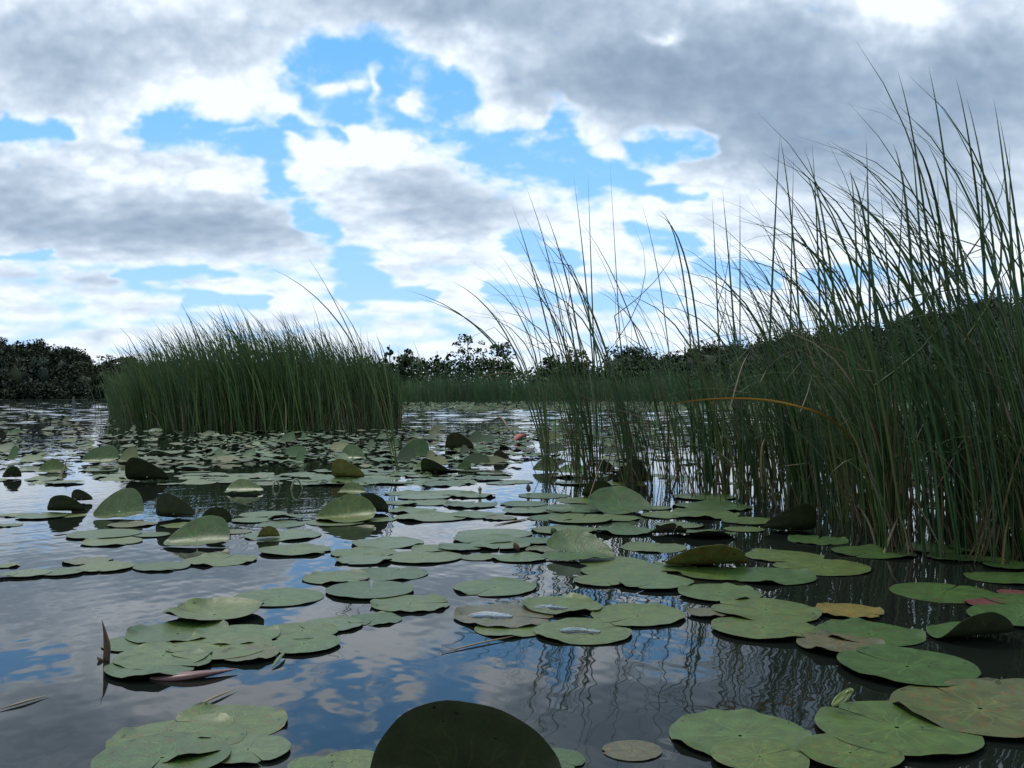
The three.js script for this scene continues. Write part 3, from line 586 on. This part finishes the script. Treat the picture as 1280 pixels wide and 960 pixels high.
// leaves that stand out of the water: x, y at the waterline, width and height in pixels, colour, whether the underside faces us
function raisedPad(px, py, wpx, hpx, color, showUnder, label, { angle = 1.25, yaw = 0, soft = 0.6, underMat = under, depth, cup } = {}) {
  const o = depth ? new THREE.Vector3((px - 640) / F * depth, 0, -depth) : onWater(px, py), d = -o.z, w = wpx / F * d, h = Math.max(hpx * 1.1 / F * d, 0.02) / Math.sin(Math.min(angle, 1.57));
  const rad = (w * w / 4 + h * h) / (2 * h), R_ = Math.min(Math.max(rad, w / 2), w * 0.62), at = R_ - h;
  const face0 = showUnder ? Math.PI / 2 : -Math.PI / 2, spin = Math.PI + (depth ? 0.6 : R(-1.45, 1.45) * (rnd() < 0.2 ? 2 : 1)) - face0;
  // beyond the crease (away from us) shows the upper side; toward us shows the underside
  const g = padGeometry(900 + padCount * 7, { segs: 56, rings: 8, wave: R(0.03, 0.07), rim: 0.05, thick: 0.010, fold: { dir: (showUnder ? Math.PI / 2 : -Math.PI / 2) + spin, at: clamp(at / R_, -0.4, 0.9), angle, soft, cup: cup ?? R(0.05, 0.4), skew: depth ? 0.12 : R(-0.5, 0.5) } });
  const m = new THREE.Mesh(g, [pick(top[color]), underMat]);
  m.scale.setScalar(R_);
  const back = clamp(at / R_, -0.4, 0.9) * R_ * (showUnder ? -1 : 1);
  m.position.set(o.x + Math.sin(yaw) * back, 0.012, o.z + Math.cos(yaw) * back);
  m.rotation.set(R(-0.05, 0.05), yaw + spin + (depth ? 0 : R(-0.2, 0.2)), R(-0.05, 0.05), 'YXZ');
  placed.push({ x: o.x, z: o.z, r: R_ * 0.7, lv: 1 });
  padCount++;
  return put(m, 'raised_lily_pad', label, 'lily pad', 'lily pads standing out of the water');
}
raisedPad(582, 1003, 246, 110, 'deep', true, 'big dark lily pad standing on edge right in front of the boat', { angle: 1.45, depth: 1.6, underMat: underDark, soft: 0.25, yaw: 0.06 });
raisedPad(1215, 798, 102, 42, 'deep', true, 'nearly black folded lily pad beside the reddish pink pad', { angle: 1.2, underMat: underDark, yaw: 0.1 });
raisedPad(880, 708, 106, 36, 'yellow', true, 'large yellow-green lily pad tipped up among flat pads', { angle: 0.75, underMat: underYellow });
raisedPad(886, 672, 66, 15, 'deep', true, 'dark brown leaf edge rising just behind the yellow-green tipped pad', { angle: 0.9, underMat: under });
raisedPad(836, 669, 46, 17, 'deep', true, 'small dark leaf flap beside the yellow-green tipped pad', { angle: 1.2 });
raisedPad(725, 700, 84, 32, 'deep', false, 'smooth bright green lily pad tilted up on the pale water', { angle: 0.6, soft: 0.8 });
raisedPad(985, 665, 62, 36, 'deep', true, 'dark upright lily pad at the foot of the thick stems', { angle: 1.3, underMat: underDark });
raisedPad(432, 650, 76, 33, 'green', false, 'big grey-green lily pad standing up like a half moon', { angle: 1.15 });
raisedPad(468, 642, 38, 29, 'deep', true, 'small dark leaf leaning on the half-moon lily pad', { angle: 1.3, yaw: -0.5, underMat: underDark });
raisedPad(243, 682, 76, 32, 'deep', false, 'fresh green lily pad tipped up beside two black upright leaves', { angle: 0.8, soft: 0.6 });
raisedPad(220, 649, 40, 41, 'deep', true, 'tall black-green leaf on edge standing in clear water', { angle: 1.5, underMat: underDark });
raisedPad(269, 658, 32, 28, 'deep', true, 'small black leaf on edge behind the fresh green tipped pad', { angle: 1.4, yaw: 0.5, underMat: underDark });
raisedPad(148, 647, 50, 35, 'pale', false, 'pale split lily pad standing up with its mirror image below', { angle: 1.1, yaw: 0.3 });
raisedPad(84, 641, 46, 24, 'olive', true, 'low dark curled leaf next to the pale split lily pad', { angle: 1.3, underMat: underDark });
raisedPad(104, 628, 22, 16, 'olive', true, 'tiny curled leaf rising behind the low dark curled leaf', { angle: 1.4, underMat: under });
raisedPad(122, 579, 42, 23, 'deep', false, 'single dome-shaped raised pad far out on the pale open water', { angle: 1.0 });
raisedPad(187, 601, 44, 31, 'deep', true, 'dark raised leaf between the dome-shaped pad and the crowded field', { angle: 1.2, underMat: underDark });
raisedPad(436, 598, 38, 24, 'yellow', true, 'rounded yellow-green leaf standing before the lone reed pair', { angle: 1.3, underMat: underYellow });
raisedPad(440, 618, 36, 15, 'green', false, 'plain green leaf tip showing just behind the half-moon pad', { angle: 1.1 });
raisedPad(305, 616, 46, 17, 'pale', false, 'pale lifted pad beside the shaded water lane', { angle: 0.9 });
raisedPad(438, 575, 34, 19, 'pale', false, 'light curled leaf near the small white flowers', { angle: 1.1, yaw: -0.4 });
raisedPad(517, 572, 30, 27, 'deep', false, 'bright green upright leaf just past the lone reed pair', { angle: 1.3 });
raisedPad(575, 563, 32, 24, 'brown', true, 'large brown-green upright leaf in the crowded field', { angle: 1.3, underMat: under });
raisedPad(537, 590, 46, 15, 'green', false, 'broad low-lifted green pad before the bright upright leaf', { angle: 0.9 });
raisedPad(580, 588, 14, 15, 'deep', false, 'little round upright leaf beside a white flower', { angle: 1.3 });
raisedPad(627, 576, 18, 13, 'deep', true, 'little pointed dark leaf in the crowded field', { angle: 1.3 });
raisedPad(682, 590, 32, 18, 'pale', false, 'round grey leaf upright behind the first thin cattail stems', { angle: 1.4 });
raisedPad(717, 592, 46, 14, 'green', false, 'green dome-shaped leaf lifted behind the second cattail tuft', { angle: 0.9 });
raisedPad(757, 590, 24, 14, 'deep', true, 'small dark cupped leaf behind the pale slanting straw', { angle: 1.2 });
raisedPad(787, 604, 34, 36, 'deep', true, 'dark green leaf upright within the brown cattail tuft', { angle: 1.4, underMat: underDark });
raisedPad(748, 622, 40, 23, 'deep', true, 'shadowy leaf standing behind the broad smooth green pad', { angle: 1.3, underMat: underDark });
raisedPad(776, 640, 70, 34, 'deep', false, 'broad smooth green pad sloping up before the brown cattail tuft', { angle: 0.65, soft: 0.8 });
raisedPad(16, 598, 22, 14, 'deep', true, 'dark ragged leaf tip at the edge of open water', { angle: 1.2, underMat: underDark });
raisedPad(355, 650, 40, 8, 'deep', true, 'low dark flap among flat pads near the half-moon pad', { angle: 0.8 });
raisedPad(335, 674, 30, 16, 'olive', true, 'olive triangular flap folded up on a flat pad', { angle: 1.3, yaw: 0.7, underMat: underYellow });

// the field beyond, thinning toward open water
function fieldDensity(px, py) {
  if (py > 606) return 0;
  let k = 0.35 + 0.45 * N2(px / 70, py / 9) + 0.25 * N2(px / 25 + 9, py / 4);
  if (px > 230 && px < 680) k += 0.42; else if (px < 230) k += py > 585 ? -0.25 : 0.05; else k += 0.1;
  if (px > 250 && px < 430 && py > 580 && py < 592) k -= 0.9;
  if (px > 620 && px < 740 && py > 573) k -= 0.6;
  if (px > 800 && py > 560) k -= 0.5;
  if (py < 536 && py > 513 && px > 470 && px < 680) k -= 0.9;
  if (py < 514 && px > 470) k += 0.35;
  if (px > 680 && py < 560) k += 0.4;
  return k;
}
function inReeds(x, z) { const d = -z, px = 640 + x / d * F; return px > 145 && px < 500 && d > 17.6 && d < 22.5; }
const spots = [];
for (let i = 0; i < 26000 && spots.length < 3400; i++) {
  const py = 503.5 + 104 * Math.pow(rnd(), 1.45), px = R(-60, 1340), o = onWater(px, py);
  if (rnd() > fieldDensity(px, py) || inReeds(o.x, o.z)) continue;
  const rad = R(0.085, 0.16);
  if (py > 560 && placed.some((q) => Math.hypot(q.x - o.x, q.z - o.z) < (q.r + rad) * 0.55)) continue;
  spots.push([px, py, o, rad]);
  if (py > 545) placed.push({ x: o.x, z: o.z, r: rad * 0.8, lv: 0 });
}
spots.sort((a, b) => b[1] - a[1]);
const fill = Math.max(0, 296 - padCount), rest = [];
for (const [px, py, o, rad] of spots) {
  if (padCount < 296 && px > -20 && px < 1300) {
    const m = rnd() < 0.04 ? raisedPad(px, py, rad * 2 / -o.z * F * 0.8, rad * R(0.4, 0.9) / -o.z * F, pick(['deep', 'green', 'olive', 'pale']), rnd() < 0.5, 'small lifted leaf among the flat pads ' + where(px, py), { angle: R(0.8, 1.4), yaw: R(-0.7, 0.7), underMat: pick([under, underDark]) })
      : flatPad(px, py, rad * 2 / -o.z * F, { tilt: R(-0.05, 0.08), level: Math.floor(R(0, 4)) });
    if (m.name.startsWith('raised')) m.userData.group = 'small lifted leaves ' + where(px, py);
  } else rest.push([o, rad, py]);
}
{ // the far part of the lily field, too many to count: flat and lifted pads, little flowers of sunlit white left to the nearer ones
  const f = new Faces(), tints = [[0.062, 0.108, 0.036], [0.085, 0.125, 0.055], [0.045, 0.088, 0.026], [0.095, 0.105, 0.032], [0.035, 0.055, 0.016]];
  const disc = (o, rad, c, up, yaw, y) => {
    const n0 = f.n, n = 14; f.vert(o.x, y + 0.002, o.z, c);
    for (let k = 0; k <= n; k++) {
      const a = 0.12 + (6.283 - 0.24) * k / n, rr = rad * (1 + 0.10 * Math.sin(2 * a + yaw) + 0.06 * Math.sin(5 * a + yaw * 2)), x = Math.cos(a) * rr, z = Math.sin(a) * rr;
      const lift = up ? Math.max(0, -z * 0.9 + rad * 0.2) * up : 0.010 * (1 + Math.sin(a * 3 + yaw));
      f.vert(o.x + x * Math.cos(yaw * 0.2) , y + lift, o.z + z * (up ? 1 - 0.5 * up : 1), c);
      if (k) f.i.push(n0, n0 + k, n0 + k + 1);
    }
  };
  for (const [o, rad] of rest) { const up = rnd() < 0.08 ? R(0.3, 0.9) : 0; disc(o, rad * R(0.8, 1.2), vary(pick(tints), 0.3), up, R(0, 6.28), R(0.006, 0.03)); }
  for (let i = 0; i < 6500; i++) { const py = R(503.2, 513.5), px = R(478, 1330), o = onWater(px, py); if (rnd() < 0.55 + 0.5 * N2(px / 60, py)) disc(o, R(0.12, 0.2), vary(pick(tints)), rnd() < 0.25 ? R(0.3, 0.8) : 0, R(0, 6), R(0.01, 0.05)); }
  put(new THREE.Mesh(f.geometry(), new THREE.MeshPhysicalMaterial({ color: lin(1, 1, 1), vertexColors: true, roughness: 0.6, side: THREE.DoubleSide, ior: 1.42 })), 'lily_field', 'carpet of distant lily pads reaching to the far reeds', 'lily pads', null, 'stuff');
}

// ---------------------------------------------------------------- flowers, buds, water drops, debris
const matPetal = new THREE.MeshPhysicalMaterial({ color: lin(0.78, 0.78, 0.70), roughness: 0.55, side: THREE.DoubleSide });
const matSepal = new THREE.MeshPhysicalMaterial({ color: lin(0.16, 0.22, 0.07), roughness: 0.5, side: THREE.DoubleSide });
const matBud = new THREE.MeshPhysicalMaterial({ color: lin(0.45, 0.47, 0.20), roughness: 0.5, side: THREE.DoubleSide });
const matStamen = new THREE.MeshStandardMaterial({ color: lin(0.65, 0.42, 0.05), roughness: 0.7 });
const matPinkPetal = new THREE.MeshPhysicalMaterial({ color: lin(0.62, 0.42, 0.42), roughness: 0.55, side: THREE.DoubleSide });
function petalGeometry(len, wid, cup) {
  const g = new THREE.PlaneGeometry(1, 1, 4, 8), p = g.attributes.position;
  for (let i = 0; i < p.count; i++) {
    const t = p.getY(i) + 0.5, s = p.getX(i) * 2, w = wid * Math.pow(Math.sin(Math.PI * Math.min(1, 0.08 + t * 0.9)), 0.8) * (1 - 0.25 * t);
    p.setXYZ(i, s * w / 2, t * len, cup * len * (t * t) - Math.abs(s) * s * 0 - (1 - s * s) * w * 0.25);
  }
  g.computeVertexNormals();
  return g;
}
const petalA = petalGeometry(1, 0.36, -0.10), petalB = petalGeometry(0.82, 0.3, -0.16), sepalG = petalGeometry(0.95, 0.4, -0.05);
function flower(px, py, size, open, label, petals = matPetal, lie = 0) {
  const o = onWater(px, py), t = new THREE.Group();
  t.position.set(o.x, 0.01, o.z); t.scale.setScalar(size); t.rotation.set(R(-0.15, 0.25), R(0, 6.28), R(-0.2, 0.2));
  if (lie) { t.rotation.set(0.15, 0.3, lie); t.position.y = 0.022; }
  const ring = (n, geo, mat, tilt, name, y) => { for (let k = 0; k < n; k++) { const q = new THREE.Group(); const m = part(t, name, geo, mat); m.rotation.order = 'YXZ'; m.rotation.set(tilt + R(-0.06, 0.06), k / n * 6.283 + y, 0); m.position.y = 0.02; } };
  ring(4, sepalG, matSepal, open * 1.15 + 0.06, 'sepal', 0.2); ring(7, petalA, petals, open * 0.95 + 0.02, 'petal', 0); ring(6, petalB, petals, open * 0.55 + 0.01, 'petal', 0.4);
  if (open > 0.4) { const f = new Faces(); for (let k = 0; k < 26; k++) { const a = R(0, 6.28), e = R(0.02, 0.18); f.tube([new THREE.Vector3(0, 0.02, 0), new THREE.Vector3(Math.cos(a) * e, 0.32, Math.sin(a) * e)], () => 0.016, [1, 1, 1], 4); } part(t, 'stamens', f.geometry(false), matStamen); }
  put(t, 'water_lily', label, 'flower', 'water lily flowers');
}
flower(600, 620, 0.055, 0.26, 'half-open white lily bud with green sepals on the band of pads');
flower(1040, 896, 0.055, 0.12, 'pale yellow-green closed bud poking up behind the largest flat pad', matBud, -1.0);
flower(571, 578, 0.055, 0.8, 'white water lily flower beside the little round upright leaf');
flower(558, 566, 0.05, 1.0, 'small wide-open white lily behind the broad low-lifted pad');
flower(604, 560, 0.085, 0.75, 'faded pinkish lily flower in the crowded field', matPinkPetal);
flower(655, 567, 0.05, 0.9, 'pale pink lily flower near the red withered leaf', matPinkPetal);
flower(414, 574, 0.045, 0.8, 'tiny white lily beside the light curled leaf');
flower(270, 540, 0.075, 0.8, 'white lily at the middle of the dense reed clump\'s foot');
flower(190, 543, 0.085, 0.85, 'white lily at the far end of the dense reed clump\'s foot');
flower(353, 546, 0.06, 0.9, 'small white lily tucked near the dense reed clump\'s thick end');
flower(664, 529, 0.11, 0.6, 'white lily at the edge of the open channel by thin cattails');
flower(786, 528, 0.09, 0.7, 'white lily seen between the middle cattail stems');
flower(566, 512, 0.2, 0.8, 'distant white lily on the far pads past the channel');
{ // pale closed bud lying against the large pads, and brown standing buds
  const bud = (px, py, len, wid, mat, tip, label) => {
    const pr = []; for (let k = 0; k <= 12; k++) { const t = k / 12; pr.push(new THREE.Vector2(Math.max(0.0005, wid / 2 * Math.pow(Math.sin(Math.PI * Math.min(0.999, 0.12 + 0.88 * t)), 0.8)), t * len)); }
    const o = onWater(px, py), m = new THREE.Mesh(new THREE.LatheGeometry(pr, 12), mat); m.position.set(o.x, 0.006, o.z); m.rotation.set(tip[0], 0, tip[1]);
    put(m, 'lily_bud', label, 'bud', 'closed lily buds');
  };
  
  bud(661, 616, 0.055, 0.032, dryMats[2], [0, 0.1], 'brown pointed bud standing up behind the half-open flower');
  bud(694, 669, 0.035, 0.03, leafMats[4], [0.2, 0.5], 'dark pointed bud tip on the band of pads by the tilted bright pad');
  bud(648, 690, 0.04, 0.025, dryMats[2], [0.1, 0.5], 'reddish brown bud leaning on the long band of pads');
}
const matDrop = new THREE.MeshPhysicalMaterial({ color: lin(1, 1, 1), transmission: 1, thickness: 0.01, roughness: 0.0, ior: 1.33 });
function drop(px, py, wpx, y, label) {
  const o = onWater(px, py, y), rad = wpx / F * -o.z / 2, pr = [];
  for (let k = 0; k <= 8; k++) pr.push(new THREE.Vector2(rad * Math.cos(k / 8 * 1.5708) + (k === 8 ? 0.0001 : 0), 0.0032 * Math.sin(k / 8 * 1.5708)));
  const g = new THREE.LatheGeometry([new THREE.Vector2(0.0001, 0), ...pr], 26), p = g.attributes.position;
  for (let i = 0; i < p.count; i++) { const a = Math.atan2(p.getZ(i), p.getX(i)), k = 1 + 0.22 * Math.sin(2 * a + 1) + 0.15 * Math.sin(3 * a); p.setX(i, p.getX(i) * k); p.setZ(i, p.getZ(i) * k); }
  g.computeVertexNormals();
  const m = new THREE.Mesh(g, matDrop); m.position.set(o.x, y, o.z);
  put(m, 'water_pool', label, 'water drop', 'pools of water on pads');
}
drop(724, 788, 42, padRound.position.y + 0.0012, 'clear pool of water in the middle of the round green pad');
drop(612, 769, 46, padTan.position.y + 0.0012, 'bright pool of water on the faded tan pad');
drop(688, 759, 34, padBack.position.y + 0.0012, 'small bright puddle on the pad behind the round pooled pad');
function strip(px, y0, w, mat, name, label, category) { // a thing lying in or standing from the water, along photo points [x, y, height]
  const pts = new THREE.CatmullRomCurve3(px.map(([x, y, h = y0]) => { const b = onWater(x, y, 0); b.y = h; return b; })).getPoints(16), o = pts[0].clone(), f = new Faces();
  f.blade(rel(pts, o), (t) => w * Math.sin(Math.PI * (0.1 + 0.88 * t)), 0.6, [1, 1, 1], 0.5);
  const m = new THREE.Mesh(f.geometry(false), mat); m.position.copy(o);
  put(m, name, label, category);
}
{
  const t = new THREE.Group(), o = onWater(131, 826); t.position.copy(o);
  const base = o, g1 = path([[133, 830], [133, 812], [130, 795], [127, 774]], -o.z);
  const f = new Faces(); f.blade(rel(g1, base), (k) => 0.024 * Math.sin(Math.PI * (0.25 + 0.74 * k)), 0.2, [1, 1, 1], 0.5);
  part(t, 'blade', f.geometry(false), dryMats[2]);
  const h = new Faces(); h.blade(rel(path([[122, 821], [128, 824], [134, 829]], -o.z), base), (k) => 0.016 * Math.sin(Math.PI * (0.1 + 0.8 * k)), 0.5, [1, 1, 1], 0.6); part(t, 'torn_scrap', h.geometry(false), dryMats[2]);
  put(t, 'dead_spike', 'dark dead leaf spike standing upright at the end of the pad raft', 'dead leaf');
}
strip([[0, 888, 0.004], [30, 880, 0.006], [62, 870, 0.003]], 0.004, 0.008, dryMats[3], 'floating_straw', 'long thin straw stem floating on the dark open water', 'straw');
strip([[243, 886, 0.003], [270, 874, 0.007], [296, 863, 0.004]], 0.004, 0.008, dryMats[3], 'floating_straw', 'thin pale stem floating between the two pad rafts', 'straw');
strip([[552, 817, 0.003], [600, 806, 0.006], [652, 796, 0.006]], 0.004, 0.007, dryMats[3], 'floating_straw', 'thin stem floating out from under the raft with water pools', 'straw');
strip([[340, 836, 0.004], [350, 827, 0.012], [357, 819, 0.010]], 0.004, 0.012, leafMats[1], 'floating_straw', 'short green stalk sticking out from the raft beside the spike', 'straw');
strip([[188, 849, 0.004], [215, 850, 0.010], [250, 848, 0.014], [297, 840, 0.008]], 0.004, 0.036, new THREE.MeshPhysicalMaterial({ color: lin(0.20, 0.10, 0.085), roughness: 0.4, side: THREE.DoubleSide }), 'floating_dead_leaf', 'curled pinkish brown dead leaf floating just off the raft', 'dead leaf');
strip([[618, 657, 0.004], [645, 652, 0.006], [668, 647, 0.005]], 0.004, 0.012, dryMats[3], 'floating_straw', 'pale straw floating before the band of pads with the flower', 'straw');
strip([[72, 600, 0.0], [78, 596, 0.05], [84, 592, 0.13]], 0.004, 0.03, dryMats[2], 'dead_leaf_tip', 'small dark leaf tip jutting from the pale water by the wooded side', 'dead leaf');
strip([[642, 553, 0.03], [652, 551, 0.10], [658, 549, 0.05]], 0.01, 0.12, new THREE.MeshPhysicalMaterial({ color: lin(0.30, 0.055, 0.03), roughness: 0.6, side: THREE.DoubleSide }), 'withered_leaf', 'red withered leaf in the crowded field near the channel', 'dead leaf');
strip([[616, 535, 0.15], [626, 537, 0.22], [636, 541, 0.06]], 0.01, 0.07, dryMats[3], 'withered_leaf', 'pale curled leaf lying across the crowded field by the channel', 'dead leaf');
{ // petioles that loop out of the water
  for (const [a, b, h, label] of [[[364, 612], [378, 611], 0.075, 'pale looped leaf stalk arching out of the shaded water'], [[341, 610], [350, 609], 0.05, 'smaller looped leaf stalk beside the pale looped one']]) {
    const p = onWater(...a), q = onWater(...b), mid = p.clone().lerp(q, 0.35).setY(h * 1.9), f = new Faces();
    f.tube(bez(new THREE.Vector3(), mid.sub(p), q.clone().sub(p), 14), () => 0.006, [1, 1, 1]);
    const m = new THREE.Mesh(f.geometry(false), new THREE.MeshStandardMaterial({ color: lin(0.22, 0.24, 0.12), roughness: 0.6 })); m.position.copy(p);
    put(m, 'leaf_stalk', label, 'stalk');
  }
}
{ // a weathered stump far out by the wooded shore
  const o = onWater(92, 508), f = new Faces();
  f.tube([0, 0.2, 0.38, 0.52, 0.62].map((y, k) => new THREE.Vector3(0.03 * Math.sin(k * 2), y, 0)), (t) => 0.16 * (1 - 0.75 * t) + 0.02 * Math.sin(t * 9), [1, 1, 1], 7);
  const m = new THREE.Mesh(f.geometry(false), new THREE.MeshStandardMaterial({ color: lin(0.09, 0.085, 0.08), roughness: 0.9 })); m.position.copy(o);
  put(m, 'tree_stump', 'small weathered grey stump in the water off the wooded hillside', 'stump');
}

scene.traverse((o) => { if (o.isMesh) { o.castShadow = true; o.receiveShadow = true; } });
renderer.render(scene, camera);
